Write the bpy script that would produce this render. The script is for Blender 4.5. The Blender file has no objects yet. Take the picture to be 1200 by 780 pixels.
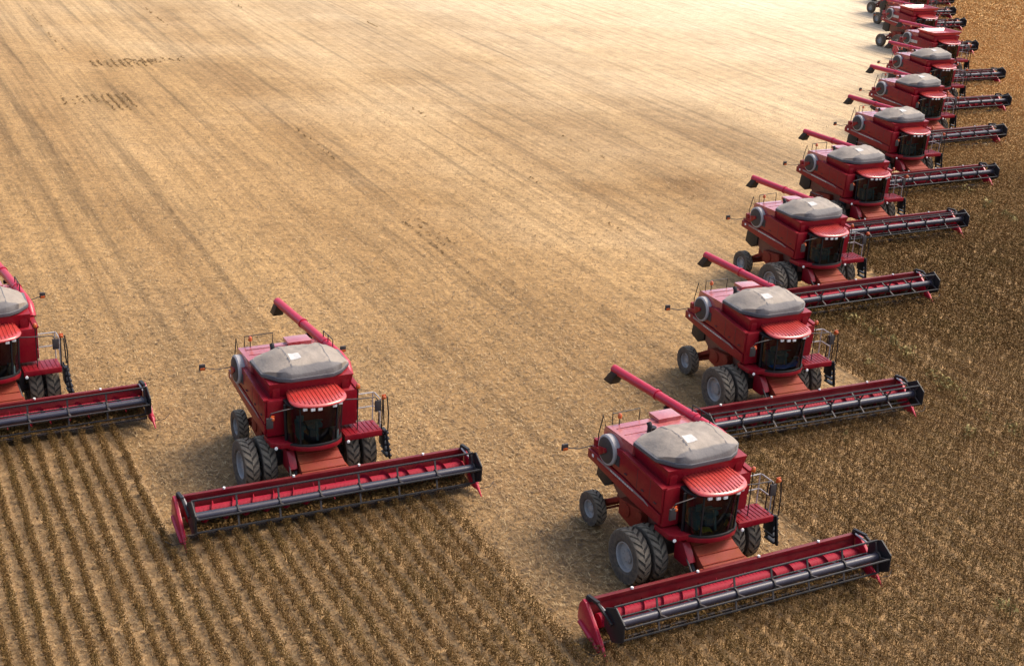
import bpy, bmesh, math, random
import numpy as np
from mathutils import Vector, Matrix
random.seed(7); RNG = np.random.default_rng(11)
S = bpy.context.scene; COL = S.collection
PI = math.pi

# ------------------------------------------------------------------ camera, light, exposure
CAM_H, PITCH, ROLL, FPX = 21.493, 0.38095, 0.0615, 1648.3
cd = bpy.data.cameras.new('camera'); cam = bpy.data.objects.new('camera', cd); COL.objects.link(cam)
cd.sensor_fit = 'HORIZONTAL'; cd.sensor_width = 36.0; cd.lens = 36.0*FPX/1200.0
cd.clip_start = 0.5; cd.clip_end = 6000
cam.matrix_world = Matrix.Translation((0, 0, CAM_H)) @ (Matrix.Rotation(PI/2-PITCH, 4, 'X') @ Matrix.Rotation(ROLL, 4, 'Z'))
S.camera = cam
SUN_ELEV, SUN_AZ = math.radians(56), math.radians(22)     # azimuth from +X towards +Y
w = bpy.data.worlds.new('World'); S.world = w; w.use_nodes = True
wn = w.node_tree.nodes; wl = w.node_tree.links
sky = wn.new('ShaderNodeTexSky'); sky.sky_type = 'NISHITA'; sky.sun_disc = False
sky.sun_elevation = SUN_ELEV; sky.sun_rotation = PI/2 - SUN_AZ
sky.dust_density = 4.0; sky.air_density = 1.0; sky.ozone_density = 1.0
wl.new(sky.outputs[0], wn['Background'].inputs[0]); wn['Background'].inputs[1].default_value = 0.15
sl = bpy.data.lights.new('sun', 'SUN'); so = bpy.data.objects.new('sun', sl); COL.objects.link(so)
sl.energy = 1.5; sl.angle = math.radians(24); sl.color = (1.0, 0.89, 0.73)
sd = Vector((math.cos(SUN_ELEV)*math.cos(SUN_AZ), math.cos(SUN_ELEV)*math.sin(SUN_AZ), math.sin(SUN_ELEV)))
so.rotation_euler = sd.to_track_quat('Z', 'Y').to_euler()
vs = S.view_settings; vs.view_transform = 'Standard'; vs.look = 'None'; vs.gamma = 1.0; vs.use_curve_mapping = False
vs.exposure = 1.05

# ------------------------------------------------------------------ field frame
TH = -1.096                                     # direction in which all machines drive (and the rows run)
DX, DY = math.cos(TH), math.sin(TH)             # along the rows, towards the camera
NX, NY = -DY, DX                                # across the rows, to the machines' left
def sn(x, y): return x*DX+y*DY, x*NX+y*NY
def xy(s, n): return s*DX+n*NX, s*DY+n*NY

# x, y, heading of each machine: the foreground one first, then along the line behind it
LINE = [(5.451, 35.984, -1.060), (9.42, 48.193, -1.110), (13.262, 60.696, -1.073), (17.55, 71.3, -1.079),
        (22.2, 81.6, -1.060), (26.0, 92.5, -1.04), (29.5, 103.0, -1.07), (32.81, 113.9, -1.080),
        (34.3, 126.7, -1.10), (36.9, 139.9, -1.11), (37.85, 147.1, -1.085), (40.1, 156.0, -1.085)]
LEFT = [(-6.345, 40.069, -1.085), (-17.55, 43.3, -1.058)]
HW = 4.62
def lanes():
    out = []
    for (x, y, h) in LINE:
        s, n = sn(x, y); out.append((n-HW-.15, n+HW+.15, s+2.62))
    s, n = sn(*LINE[-1][:2])
    for k in range(1, 6): out.append((n+9.4*k-HW-.3, n+9.4*k+HW+.3, s-9.5*k+2.95))
    for (x, y, h) in LEFT:
        s, n = sn(x, y); out.append((n-HW-.15, n+HW+.15, s+2.62))
    out.append((n-60, n-HW, s+2.95-12))
    return out
LANES = lanes()
def front(n):                                   # numpy: where the standing crop begins along each line of travel
    f = np.full(n.shape, -1e9)
    for a, b, s in LANES:
        f = np.where((n >= a) & (n <= b), np.maximum(f, s), f)
    f = np.where(f < -1e8, 1e9, f)
    return f

# ------------------------------------------------------------------ node helpers
def new_mat(name):
    m = bpy.data.materials.new(name); m.use_nodes = True
    t = m.node_tree; b = t.nodes['Principled BSDF']
    return m, t.nodes, t.links, b
def noise(N, L, vec, scale, detail=4, rough=.55, dim='3D'):
    n = N.new('ShaderNodeTexNoise'); n.inputs['Scale'].default_value = scale
    n.inputs['Detail'].default_value = detail; n.inputs['Roughness'].default_value = rough
    if vec is not None: L.new(vec, n.inputs['Vector'])
    return n.outputs['Fac']
def ramp(N, L, fac, stops):
    r = N.new('ShaderNodeValToRGB'); L.new(fac, r.inputs[0])
    e = r.color_ramp.elements
    while len(e) < len(stops): e.new(.5)
    for el, (p, c) in zip(e, stops):
        el.position = p; el.color = (c[0], c[1], c[2], 1) if hasattr(c, '__len__') else (c, c, c, 1)
    return r.outputs[0]
def mix(N, L, fac, a, b, mode='MIX'):
    m = N.new('ShaderNodeMix'); m.data_type = 'RGBA'; m.blend_type = mode
    for i, v in ((0, fac), (6, a), (7, b)):
        if hasattr(v, 'is_linked'): L.new(v, m.inputs[i])
        elif i == 0: m.inputs[0].default_value = v
        else: m.inputs[i].default_value = (v[0], v[1], v[2], 1)
    return m.outputs[2]
def math_(N, L, op, a, b=None, c=None):
    m = N.new('ShaderNodeMath'); m.operation = op
    for i, v in enumerate((a, b, c)):
        if v is None: continue
        if hasattr(v, 'is_linked'): L.new(v, m.inputs[i])
        else: m.inputs[i].default_value = v
    return m.outputs[0]
def mapped(N, L, vec, rotz=0, scale=(1, 1, 1), loc=(0, 0, 0)):
    m = N.new('ShaderNodeMapping'); L.new(vec, m.inputs[0])
    m.inputs['Rotation'].default_value = (0, 0, rotz); m.inputs['Scale'].default_value = scale; m.inputs['Location'].default_value = loc
    return m.outputs[0]
def field_vec(N, L):                            # world position turned so that x runs along the rows
    g = N.new('ShaderNodeNewGeometry')
    return mapped(N, L, g.outputs['Position'], rotz=-TH)

# ------------------------------------------------------------------ materials
def paint(name, col, rough=.38, dust=(.30, .19, .11), amount=.5, coat=.25, spec=.5, updust_glare=.55):
    m, N, L, b = new_mat(name)
    tc = N.new('ShaderNodeTexCoord').outputs['Object']
    oi = N.new('ShaderNodeObjectInfo')
    g = N.new('ShaderNodeNewGeometry')
    off = N.new('ShaderNodeVectorMath'); off.operation = 'ADD'; L.new(tc, off.inputs[0])
    cmb = N.new('ShaderNodeCombineXYZ')
    L.new(math_(N, L, 'MULTIPLY', oi.outputs['Random'], 37.0), cmb.inputs[0]); L.new(cmb.outputs[0], off.inputs[1])
    n1 = noise(N, L, off.outputs[0], 1.7, 5, .65); n2 = noise(N, L, off.outputs[0], 14, 4, .7)
    d = math_(N, L, 'MULTIPLY', ramp(N, L, n1, [(.36, 0), (.72, 1)]), ramp(N, L, n2, [(.3, .35), (.7, 1)]))
    sep = N.new('ShaderNodeSeparateXYZ'); L.new(g.outputs['Normal'], sep.inputs[0])
    up = math_(N, L, 'MULTIPLY', math_(N, L, 'MAXIMUM', sep.outputs[2], 0.0), updust_glare)      # dust settles on faces that look up; on the hood, painted sky glare
    d = math_(N, L, 'ADD', math_(N, L, 'MULTIPLY', d, amount), math_(N, L, 'MULTIPLY', up, math_(N, L, 'ADD', math_(N, L, 'MULTIPLY', n2, .8), .2)))
    d = math_(N, L, 'MINIMUM', d, .85)
    var = ramp(N, L, n2, [(.3, .82), (.7, 1.12)])
    base = mix(N, L, 1.0, col, var, 'MULTIPLY')
    L.new(mix(N, L, d, base, dust), b.inputs['Base Color'])
    L.new(math_(N, L, 'ADD', math_(N, L, 'MULTIPLY', d, .35), rough), b.inputs['Roughness'])
    b.inputs['Coat Weight'].default_value = coat; b.inputs['Coat Roughness'].default_value = .10
    b.inputs['Specular IOR Level'].default_value = spec
    bp = N.new('ShaderNodeBump'); bp.inputs['Strength'].default_value = .08; bp.inputs['Distance'].default_value = .02
    L.new(noise(N, L, off.outputs[0], 5, 3), bp.inputs['Height']); L.new(bp.outputs[0], b.inputs['Normal'])
    return m
RED = (.20, .0008, .0090)
M = {}
M['red'] = paint('red_paint', RED, .36, (.27, .045, .035), .28, .12, .25, updust_glare=.10)
M['hood'] = paint('glare_tinted_red_paint', (.30, .018, .024), .25, (.48, .22, .19), .5, 1.0, updust_glare=.42)  # pink-white sky glare on the hood top is painted into this colour
M['roof'] = paint('cab_roof_paint', (.38, .014, .012), .32, (.44, .10, .07), .35, .7, updust_glare=.22)
M['pink'] = paint('worn_red_paint', (.40, .005, .028), .36, (.34, .05, .05), .25, .25, .35, updust_glare=.05)
M['feeder'] = paint('dusty_red_paint', (.20, .012, .006), .55, (.19, .052, .018), .8, 0, .25, updust_glare=.30)
M['rust'] = paint('rusty_iron', (.14, .04, .025), .65, (.22, .12, .06), .7, 0, updust_glare=.3)
M['black'] = paint('black_paint', (.010, .010, .012), .5, (.10, .07, .045), .14, .05, .3, updust_glare=.06)
M['tube'] = paint('dark_blue_grey_paint', (.022, .021, .036), .40, (.10, .075, .08), .2, .1, .4, updust_glare=.08)
M['pan'] = paint('crop_covered_pan', (.13, .05, .022), .8, (.17, .115, .05), 1.0, 0, .1, updust_glare=.5)
M['dark'] = paint('dark_steel', (.025, .022, .024), .6, (.12, .08, .055), .35, 0, updust_glare=.25)
M['steel'] = paint('pale_steel', (.38, .37, .37), .38, (.30, .24, .19), .4, .1, updust_glare=.2)
M['rim'] = paint('silver_rim', (.33, .32, .31), .45, (.20, .145, .095), .9, .1, updust_glare=.2)
M['amber'] = paint('amber_lens', (.48, .085, .012), .3, (.5, .2, .1), .1, .3, updust_glare=.1)
M['lamp'] = paint('white_lamp_glass', (.82, .80, .76), .15, (.5, .4, .3), .1, .4, updust_glare=.1)
M['white'] = paint('white_decal', (.48, .455, .42), .5, (.4, .33, .27), .3, 0, updust_glare=.1)
M['stripe'] = paint('grey_decal', (.20, .16, .16), .45, (.28, .18, .14), .4, 0, updust_glare=.1)
M['screen'] = paint('grey_screen_mesh', (.33, .32, .32), .5, (.26, .2, .16), .5, 0, updust_glare=.2)
M['blue'] = paint('blue_cloth', (.03, .16, .55), .85, (.2, .2, .25), .1, 0, updust_glare=.05)
M['yellow'] = paint('yellow_cloth', (.55, .34, .03), .85, (.3, .2, .1), .1, 0, updust_glare=.05)
M['seat'] = paint('dark_seat_fabric', (.04, .07, .075), .85, (.1, .1, .1), .2, 0, updust_glare=.05)  # teal cast of the window reflections is mixed into the fabric colour
M['interior'] = paint('cab_trim', (.08, .13, .125), .7, (.12, .11, .1), .2, 0, updust_glare=.05)  # teal reflections of the panes are painted into the trim colour
def mk_tarp():
    m, N, L, b = new_mat('tank_canvas')
    tc = N.new('ShaderNodeTexCoord').outputs['Object']; oi = N.new('ShaderNodeObjectInfo')
    off = N.new('ShaderNodeVectorMath'); off.operation = 'ADD'; L.new(tc, off.inputs[0])
    cmb = N.new('ShaderNodeCombineXYZ'); L.new(math_(N, L, 'MULTIPLY', oi.outputs['Random'], 31.0), cmb.inputs[1]); L.new(cmb.outputs[0], off.inputs[1])
    n1 = noise(N, L, off.outputs[0], 2.2, 5, .6); n2 = noise(N, L, off.outputs[0], 60, 3, .7)
    c = ramp(N, L, n1, [(.25, (.20, .16, .122)), (.75, (.35, .285, .22))])
    c = mix(N, L, .35, c, ramp(N, L, n2, [(.3, (.11, .095, .08)), (.7, (.33, .28, .23))]))
    so_ = N.new('ShaderNodeSeparateXYZ'); L.new(tc, so_.inputs[0])
    c = mix(N, L, ramp(N, L, math_(N, L, 'SUBTRACT', so_.outputs[0], .12), [(.34, 0), (.40, .8)]), c, (.085, .08, .085))     # dark skirt sewn along the front
    L.new(c, b.inputs['Base Color']); b.inputs['Roughness'].default_value = .7
    bp = N.new('ShaderNodeBump'); bp.inputs['Strength'].default_value = .6; bp.inputs['Distance'].default_value = .03
    L.new(noise(N, L, off.outputs[0], 7, 4), bp.inputs['Height']); L.new(bp.outputs[0], b.inputs['Normal'])
    return m
M['tarp'] = mk_tarp()
M['header'] = paint('dull_dark_red_paint', (.115, .0008, .006), .45, (.18, .05, .035), .35, .1, .25, updust_glare=.25)
M['auger'] = paint('scuffed_red_paint', (.25, .003, .018), .62, (.34, .05, .05), .3, 0, .2, updust_glare=.05)
M['valance'] = paint('dark_grey_canvas', (.075, .075, .085), .7, (.2, .18, .16), .4, 0, updust_glare=.2)
def mk_tyre():
    m, N, L, b = new_mat('muddy_rubber')
    tc = N.new('ShaderNodeTexCoord').outputs['Object']
    n1 = noise(N, L, tc, 9, 5, .7)
    at = N.new('ShaderNodeAttribute'); at.attribute_name = 'lug'
    rub = ramp(N, L, n1, [(.3, (.034, .027, .021)), (.75, (.14, .10, .066))])
    mud = ramp(N, L, n1, [(.3, (.17, .125, .08)), (.7, (.34, .255, .16))])
    L.new(mix(N, L, math_(N, L, 'MULTIPLY', at.outputs['Fac'], .75), rub, mud), b.inputs['Base Color'])
    b.inputs['Roughness'].default_value = .8
    return m
M['tyre'] = mk_tyre()
def mk_glass():
    m, N, L, b = new_mat('tinted_glass')
    N.remove(b); out = N['Material Output']
    tr = N.new('ShaderNodeBsdfTransparent'); tr.inputs[0].default_value = (.46, .56, .56, 1)
    gl = N.new('ShaderNodeBsdfGlossy'); gl.inputs['Roughness'].default_value = .04
    fr = N.new('ShaderNodeFresnel'); fr.inputs[0].default_value = 1.5
    mx = N.new('ShaderNodeMixShader'); L.new(fr.outputs[0], mx.inputs[0]); L.new(tr.outputs[0], mx.inputs[1]); L.new(gl.outputs[0], mx.inputs[2])
    L.new(mx.outputs[0], out.inputs[0])
    return m
M['glass'] = mk_glass()

def mk_field():
    m, N, L, b = new_mat('cut_field')
    v = field_vec(N, L); g = N.new('ShaderNodeNewGeometry').outputs['Position']
    fine = noise(N, L, g, 9, 6, .75)
    mid = noise(N, L, g, 1.1, 5, .65)
    big = noise(N, L, mapped(N, L, g, rotz=-.12, scale=(.06, .085, 1)), 1.0, 6, .58)          # soft darker patches
    big2 = noise(N, L, mapped(N, L, v, scale=(.012, .075, 1), loc=(5, 3, 0)), 1.0, 4, .6)
    row = noise(N, L, mapped(N, L, v, scale=(.07, 2.2, 1)), 1.0, 5, .7)                      # streaks left along the rows
    track = noise(N, L, mapped(N, L, v, scale=(.02, 1.1, 1), loc=(1, 7, 0)), 1.0, 3, .6)       # wheel tracks
    swath = noise(N, L, mapped(N, L, v, scale=(.006, .20, 1), loc=(0, 9, 0)), 1.0, 2, .5)      # bands of chaff one machine wide
    c = ramp(N, L, big, [(.34, (.25, .152, .066)), (.46, (.36, .225, .100)), (.60, (.43, .275, .130))])
    c = mix(N, L, .5, c, ramp(N, L, swath, [(.36, (.26, .155, .066)), (.60, (.48, .315, .150))]))
    c = mix(N, L, ramp(N, L, big2, [(.45, 0), (.72, .55)]), c, (.50, .35, .195))
    c = mix(N, L, 1.0, c, ramp(N, L, track, [(.32, .68), (.46, 1.03)]), 'MULTIPLY')
    c = mix(N, L, 1.0, c, ramp(N, L, noise(N, L, g, 3.2, 4, .7), [(.30, .62), (.5, .98), (.70, 1.2)]), 'MULTIPLY')
    sp = N.new('ShaderNodeSeparateXYZ'); L.new(g, sp.inputs[0])
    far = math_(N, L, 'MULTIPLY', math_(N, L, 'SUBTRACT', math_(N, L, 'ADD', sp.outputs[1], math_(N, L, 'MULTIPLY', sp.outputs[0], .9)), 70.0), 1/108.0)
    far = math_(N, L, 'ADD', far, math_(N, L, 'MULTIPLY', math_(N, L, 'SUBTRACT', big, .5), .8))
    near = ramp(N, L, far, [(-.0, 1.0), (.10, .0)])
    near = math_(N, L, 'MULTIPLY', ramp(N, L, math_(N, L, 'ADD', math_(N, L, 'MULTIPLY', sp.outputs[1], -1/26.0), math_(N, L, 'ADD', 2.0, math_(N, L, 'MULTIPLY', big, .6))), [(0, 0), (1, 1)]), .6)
    c = mix(N, L, near, c, (.205, .125, .060))                                                  # darker and browner towards the near end
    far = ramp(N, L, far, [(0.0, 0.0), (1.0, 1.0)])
    c = mix(N, L, far, c, (.66, .53, .36))                                                   # distant glare and haze painted into the straw as a paler colour
    sv = N.new('ShaderNodeSeparateXYZ'); L.new(v, sv.inputs[0])
    rows = math_(N, L, 'SINE', math_(N, L, 'ADD', math_(N, L, 'MULTIPLY', sv.outputs[1], 2*PI/.5), math_(N, L, 'MULTIPLY', mid, 3.0)))
    rows = math_(N, L, 'ADD', math_(N, L, 'MULTIPLY', rows, math_(N, L, 'MULTIPLY', row, .07)), 1.0)
    cr = N.new('ShaderNodeCombineXYZ')
    for k in range(3): L.new(rows, cr.inputs[k])
    c = mix(N, L, 1.0, c, cr.outputs[0], 'MULTIPLY')
    c = mix(N, L, 1.0, c, ramp(N, L, row, [(.28, .60), (.5, .99), (.72, 1.18)]), 'MULTIPLY')
    c = mix(N, L, 1.0, c, ramp(N, L, mid, [(.3, .80), (.7, 1.15)]), 'MULTIPLY')
    c = mix(N, L, 1.0, c, ramp(N, L, fine, [(.27, .46), (.5, .96), (.76, 1.45)]), 'MULTIPLY')
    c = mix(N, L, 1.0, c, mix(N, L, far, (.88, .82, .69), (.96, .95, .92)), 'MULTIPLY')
    L.new(c, b.inputs['Base Color']); b.inputs['Roughness'].default_value = .9; b.inputs['Specular IOR Level'].default_value = .25
    bp = N.new('ShaderNodeBump'); bp.inputs['Strength'].default_value = .8; bp.inputs['Distance'].default_value = .06
    L.new(math_(N, L, 'ADD', fine, math_(N, L, 'MULTIPLY', row, .6)), bp.inputs['Height']); L.new(bp.outputs[0], b.inputs['Normal'])
    return m
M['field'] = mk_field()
def mk_straw():
    m, N, L, b = new_mat('dry_straw')
    g = N.new('ShaderNodeNewGeometry').outputs['Position']
    n1 = noise(N, L, g, 5.0, 2, .5); n2 = noise(N, L, g, .15, 3, .5)
    c = ramp(N, L, n1, [(.30, (.07, .038, .014)), (.48, (.25, .148, .056)), (.70, (.50, .34, .155))])
    c = mix(N, L, 1.0, c, ramp(N, L, n2, [(.3, .85), (.7, 1.1)]), 'MULTIPLY')
    L.new(c, b.inputs['Base Color']); b.inputs['Roughness'].default_value = .7
    return m
M['straw'] = mk_straw()
def mk_crop():
    m, N, L, b = new_mat('ripe_soybean_leaves')
    v = field_vec(N, L); g = N.new('ShaderNodeNewGeometry').outputs['Position']
    n1 = noise(N, L, g, 8.0, 3, .7)
    n2 = noise(N, L, g, .55, 4, .6)
    n3 = noise(N, L, g, .06, 3, .5)
    leaf = ramp(N, L, n1, [(.26, (.080, .042, .012)), (.42, (.125, .067, .019)), (.58, (.168, .090, .026)), (.76, (.25, .142, .050))])
    green = ramp(N, L, n1, [(.3, (.062, .040, .008)), (.7, (.152, .096, .019))])
    c = mix(N, L, ramp(N, L, n2, [(.44, 0), (.64, .40)]), leaf, green)
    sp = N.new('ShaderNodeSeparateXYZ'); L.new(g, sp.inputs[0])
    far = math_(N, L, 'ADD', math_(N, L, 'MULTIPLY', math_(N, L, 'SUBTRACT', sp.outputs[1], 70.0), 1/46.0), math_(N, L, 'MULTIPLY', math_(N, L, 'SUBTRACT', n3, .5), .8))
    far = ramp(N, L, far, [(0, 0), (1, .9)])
    c = mix(N, L, far, c, ramp(N, L, n1, [(.28, (.52, .30, .105)), (.7, (.66, .39, .15))]))        # haze and grazing light at the far end, painted into the leaf colour
    L.new(c, b.inputs['Base Color']); b.inputs['Roughness'].default_value = .75
    b.inputs['Specular IOR Level'].default_value = .2
    return m
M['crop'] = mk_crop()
def mk_stubble():
    m, N, L, b = new_mat('brown_stubble')
    g = N.new('ShaderNodeNewGeometry').outputs['Position']
    L.new(ramp(N, L, noise(N, L, g, 3, 3, .7), [(.3, (.20, .12, .045)), (.7, (.30, .19, .08))]), b.inputs['Base Color']); b.inputs['Roughness'].default_value = .8
    return m
M['stubble'] = mk_stubble()
def mk_yellow_crop():
    m, N, L, b = new_mat('yellowing_leaves')
    g = N.new('ShaderNodeNewGeometry').outputs['Position']
    L.new(ramp(N, L, noise(N, L, g, 7, 3, .7), [(.3, (.13, .088, .024)), (.7, (.36, .28, .085))]), b.inputs['Base Color']); b.inputs['Roughness'].default_value = .8
    return m
M['yellow_crop'] = mk_yellow_crop()

# ------------------------------------------------------------------ mesh helpers
class MB:
    def __init__(s): s.v = []; s.f = []; s.m = []; s.cur = 0
    def add(s, vs, fs):
        o = len(s.v); s.v += [tuple(p) for p in vs]
        for f in fs: s.f.append([o+i for i in f]); s.m.append(s.cur)
    def box(s, c, d, R=None):
        x, y, z = d[0]/2, d[1]/2, d[2]/2
        P = [Vector((a, b, e)) for a in (-x, x) for b in (-y, y) for e in (-z, z)]
        if R is not None: P = [R @ p for p in P]
        P = [p+Vector(c) for p in P]
        s.add(P, [(0, 1, 3, 2), (4, 6, 7, 5), (0, 4, 5, 1), (2, 3, 7, 6), (0, 2, 6, 4), (1, 5, 7, 3)])
    def beam(s, a, b, wd, ht, up=(0, 0, 1)):      # rectangular bar from a to b
        a, b = Vector(a), Vector(b); t = (b-a).normalized(); u = Vector(up)
        if abs(t.dot(u)) > .98: u = Vector((1, 0, 0))
        q = t.cross(u).normalized(); u = q.cross(t)
        P = [p+q*i*wd/2+u*j*ht/2 for p in (a, b) for i, j in ((-1, -1), (1, -1), (1, 1), (-1, 1))]
        s.add(P, [(3, 2, 1, 0), (4, 5, 6, 7), (0, 1, 5, 4), (1, 2, 6, 5), (2, 3, 7, 6), (3, 0, 4, 7)])
    def prism(s, poly, a, b, axis='y', poly2=None):   # closed outline swept from a to b; (x,z) for y, (x,y) for z, (y,z) for x
        n = len(poly); P = []
        for k, (q, pl) in enumerate(((a, poly), (b, poly2 or poly))):
            for u, v in pl:
                P.append((u, q, v) if axis == 'y' else (u, v, q) if axis == 'z' else (q, u, v))
        fs = [tuple(range(n))[::-1], tuple(range(n, 2*n))]+[(i, (i+1) % n, n+(i+1) % n, n+i) for i in range(n)]
        s.add(P, fs)
    def tube(s, pts, r, n=8, caps=True):
        pts = [Vector(p) for p in pts]; rr = r if hasattr(r, '__len__') else [r]*len(pts)
        rings = []; up = None
        for i, p in enumerate(pts):
            t = (pts[min(i+1, len(pts)-1)]-pts[max(i-1, 0)]).normalized()
            if up is None: up = Vector((0, 0, 1)) if abs(t.z) < .9 else Vector((1, 0, 0))
            q = t.cross(up).normalized(); up = q.cross(t).normalized()
            rings.append([p+(q*math.cos(2*PI*k/n)+up*math.sin(2*PI*k/n))*rr[i] for k in range(n)])
        s.loft(rings, caps)
    def loft(s, rings, caps=True, closed=True):
        n = len(rings[0]); P = [p for r in rings for p in r]; fs = []
        for i in range(len(rings)-1):
            for k in range(n if closed else n-1):
                a = i*n+k; b = i*n+(k+1) % n
                fs.append((a, b, b+n, a+n))
        if caps: fs += [tuple(range(n))[::-1], tuple(range((len(rings)-1)*n, len(rings)*n))]
        s.add(P, fs)
    def lathe(s, prof, c, n=32, axis='y'):        # profile of (radius, offset along axis)
        rings = []
        for r, a in prof:
            ring = []
            for k in range(n):
                t = 2*PI*k/n
                ring.append((c[0]+r*math.cos(t), c[1]+a, c[2]+r*math.sin(t)) if axis == 'y' else (c[0]+r*math.cos(t), c[1]+r*math.sin(t), c[2]+a) if axis == 'z' else (c[0]+a, c[1]+r*math.cos(t), c[2]+r*math.sin(t)))
            rings.append(ring)
        s.loft(rings, False)
    def build(s, name, mats, parent=None, bevel=0, smooth=40, loc=None):
        me = bpy.data.meshes.new(name); me.from_pydata(s.v, [], s.f)
        for m in (mats if isinstance(mats, (list, tuple)) else [mats]): me.materials.append(m)
        if any(s.m): me.polygons.foreach_set('material_index', s.m)
        bm = bmesh.new(); bm.from_mesh(me)
        bmesh.ops.recalc_face_normals(bm, faces=bm.faces)
        if bevel:
            es = [e for e in bm.edges if len(e.link_faces) == 2 and e.calc_face_angle(0) > .5]
            bmesh.ops.bevel(bm, geom=es, offset=bevel, segments=2, profile=.6, affect='EDGES', clamp_overlap=True)
        bm.to_mesh(me); bm.free()
        if smooth:
            me.polygons.foreach_set('use_smooth', [True]*len(me.polygons)); me.set_sharp_from_angle(angle=math.radians(smooth))
        o = bpy.data.objects.new(name, me); COL.objects.link(o)
        if parent is not None: o.parent = parent
        if loc is not None: o.location = loc
        return o
def tag(o, label=None, cat=None, group=None, kind=None):
    for k, v in (('label', label), ('category', cat), ('group', group), ('kind', kind)):
        if v: o[k] = v
    return o
def copy_tree(o, parent=None, skip=()):
    c = o.copy(); COL.objects.link(c); c.parent = parent
    for ch in list(o.children):
        if ch.name.split('.')[0] not in skip: copy_tree(ch, c, skip)
    return c
def quads_object(name, V, nv, mat):              # V: (n*nv,3) array, each nv vertices one face
    me = bpy.data.meshes.new(name); nf = len(V)//nv
    me.vertices.add(len(V)); me.vertices.foreach_set('co', np.ascontiguousarray(V, dtype=np.float32).ravel())
    me.loops.add(nf*nv); me.loops.foreach_set('vertex_index', np.arange(nf*nv, dtype=np.int32))
    me.polygons.add(nf); me.polygons.foreach_set('loop_start', np.arange(0, nf*nv, nv, dtype=np.int32))
    try: me.polygons.foreach_set('loop_total', np.full(nf, nv, dtype=np.int32))
    except Exception: pass
    me.materials.append(mat); me.update(calc_edges=True)
    o = bpy.data.objects.new(name, me); COL.objects.link(o)
    return o

# ------------------------------------------------------------------ the ground
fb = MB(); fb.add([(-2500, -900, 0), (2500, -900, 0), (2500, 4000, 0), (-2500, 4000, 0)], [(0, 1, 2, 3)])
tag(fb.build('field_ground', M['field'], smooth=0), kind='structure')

def mk_soil():
    m, N, L, b = new_mat('soil_under_crop')
    g = N.new('ShaderNodeNewGeometry').outputs['Position']
    fine = noise(N, L, g, 11, 6, .75); mid = noise(N, L, g, 1.3, 4, .6)
    c = ramp(N, L, fine, [(.28, (.18, .105, .045)), (.5, (.38, .235, .108)), (.75, (.56, .385, .20))])
    c = mix(N, L, 1.0, c, ramp(N, L, mid, [(.3, .75), (.7, 1.15)]), 'MULTIPLY')
    L.new(c, b.inputs['Base Color']); b.inputs['Roughness'].default_value = .95; b.inputs['Specular IOR Level'].default_value = .15
    bp = N.new('ShaderNodeBump'); bp.inputs['Strength'].default_value = .8; bp.inputs['Distance'].default_value = .05
    L.new(fine, bp.inputs['Height']); L.new(bp.outputs[0], b.inputs['Normal'])
    return m
sb = MB(); cuts = sorted(set([a for a, b_, s_ in LANES]+[b_ for a, b_, s_ in LANES]))
for a, b_ in zip(cuts[:-1], cuts[1:]):
    f = float(front(np.array([(a+b_)/2]))[0])
    if f < 1e8 and f < 55: sb.add([(*xy(f, a), .004), (*xy(60, a), .004), (*xy(60, b_), .004), (*xy(f, b_), .004)], [(0, 1, 2, 3)])
tag(sb.build('soil_ground', mk_soil(), smooth=0), kind='structure')

# ------------------------------------------------------------------ the standing crop: rows of ripe soybean plants
def in_view(x, y, margin=.06):                   # wide wedge in front of the camera, so that nothing missing shows from a step aside
    return (y > 20) & (np.abs(x) < (.3641+margin)*y*1.05+5)
def leaf_quads(C, size, flat, rng):              # one randomly turned rhomb per centre
    n = len(C)
    a = rng.normal(size=(n, 3)); a[:, 2] *= flat; a /= np.linalg.norm(a, axis=1, keepdims=True)
    b = rng.normal(size=(n, 3)); b -= a*(a*b).sum(1, keepdims=True); b /= np.linalg.norm(b, axis=1, keepdims=True)
    s = size*rng.uniform(.6, 1.3, size=(n, 1))
    V = np.empty((n, 4, 3)); V[:, 0] = C-a*s; V[:, 1] = C+b*s*.55; V[:, 2] = C+a*s; V[:, 3] = C-b*s*.55
    return V.reshape(-1, 3)
def plants(P, nleaf, size, h, wid, rng):         # P: (n,2) plant feet; leaves in a loose upright tuft
    n = len(P); hh = h*rng.uniform(.72, 1.12, size=n)
    k = np.repeat(np.arange(n), nleaf)
    t = rng.uniform(.06, 1, size=len(k))**.8
    r = wid*(.35+.65*np.sin(np.clip(t, 0, 1)*2.4)) * np.sqrt(rng.uniform(0, 1, size=len(k)))
    an = rng.uniform(0, 2*PI, size=len(k))
    C = np.stack([P[k, 0]+r*np.cos(an), P[k, 1]+r*np.sin(an), t*hh[k]], 1)
    V = leaf_quads(C, size, .8, rng)
    ns = n*3                                     # bare stems with pods standing through the leaves
    k = np.repeat(np.arange(n), 3); an = rng.uniform(0, 2*PI, ns); rr = wid*.6*np.sqrt(rng.uniform(0, 1, ns))
    B = np.stack([P[k, 0]+rr*np.cos(an), P[k, 1]+rr*np.sin(an), np.zeros(ns)], 1)
    T = B+np.stack([rng.normal(0, .05, ns), rng.normal(0, .05, ns), hh[k]*rng.uniform(.8, 1.25, ns)], 1)
    a2 = rng.uniform(0, PI, ns); S_ = np.stack([np.cos(a2), np.sin(a2), np.zeros(ns)], 1)*size*.22
    W = np.empty((ns, 4, 3)); W[:, 0] = B-S_; W[:, 1] = B+S_; W[:, 2] = T+S_*.5; W[:, 3] = T-S_*.5
    return np.concatenate([V, W.reshape(-1, 3)])
ROW = 0.5
chunks = []
nr = np.arange(-30, 130, ROW)+.12
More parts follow.
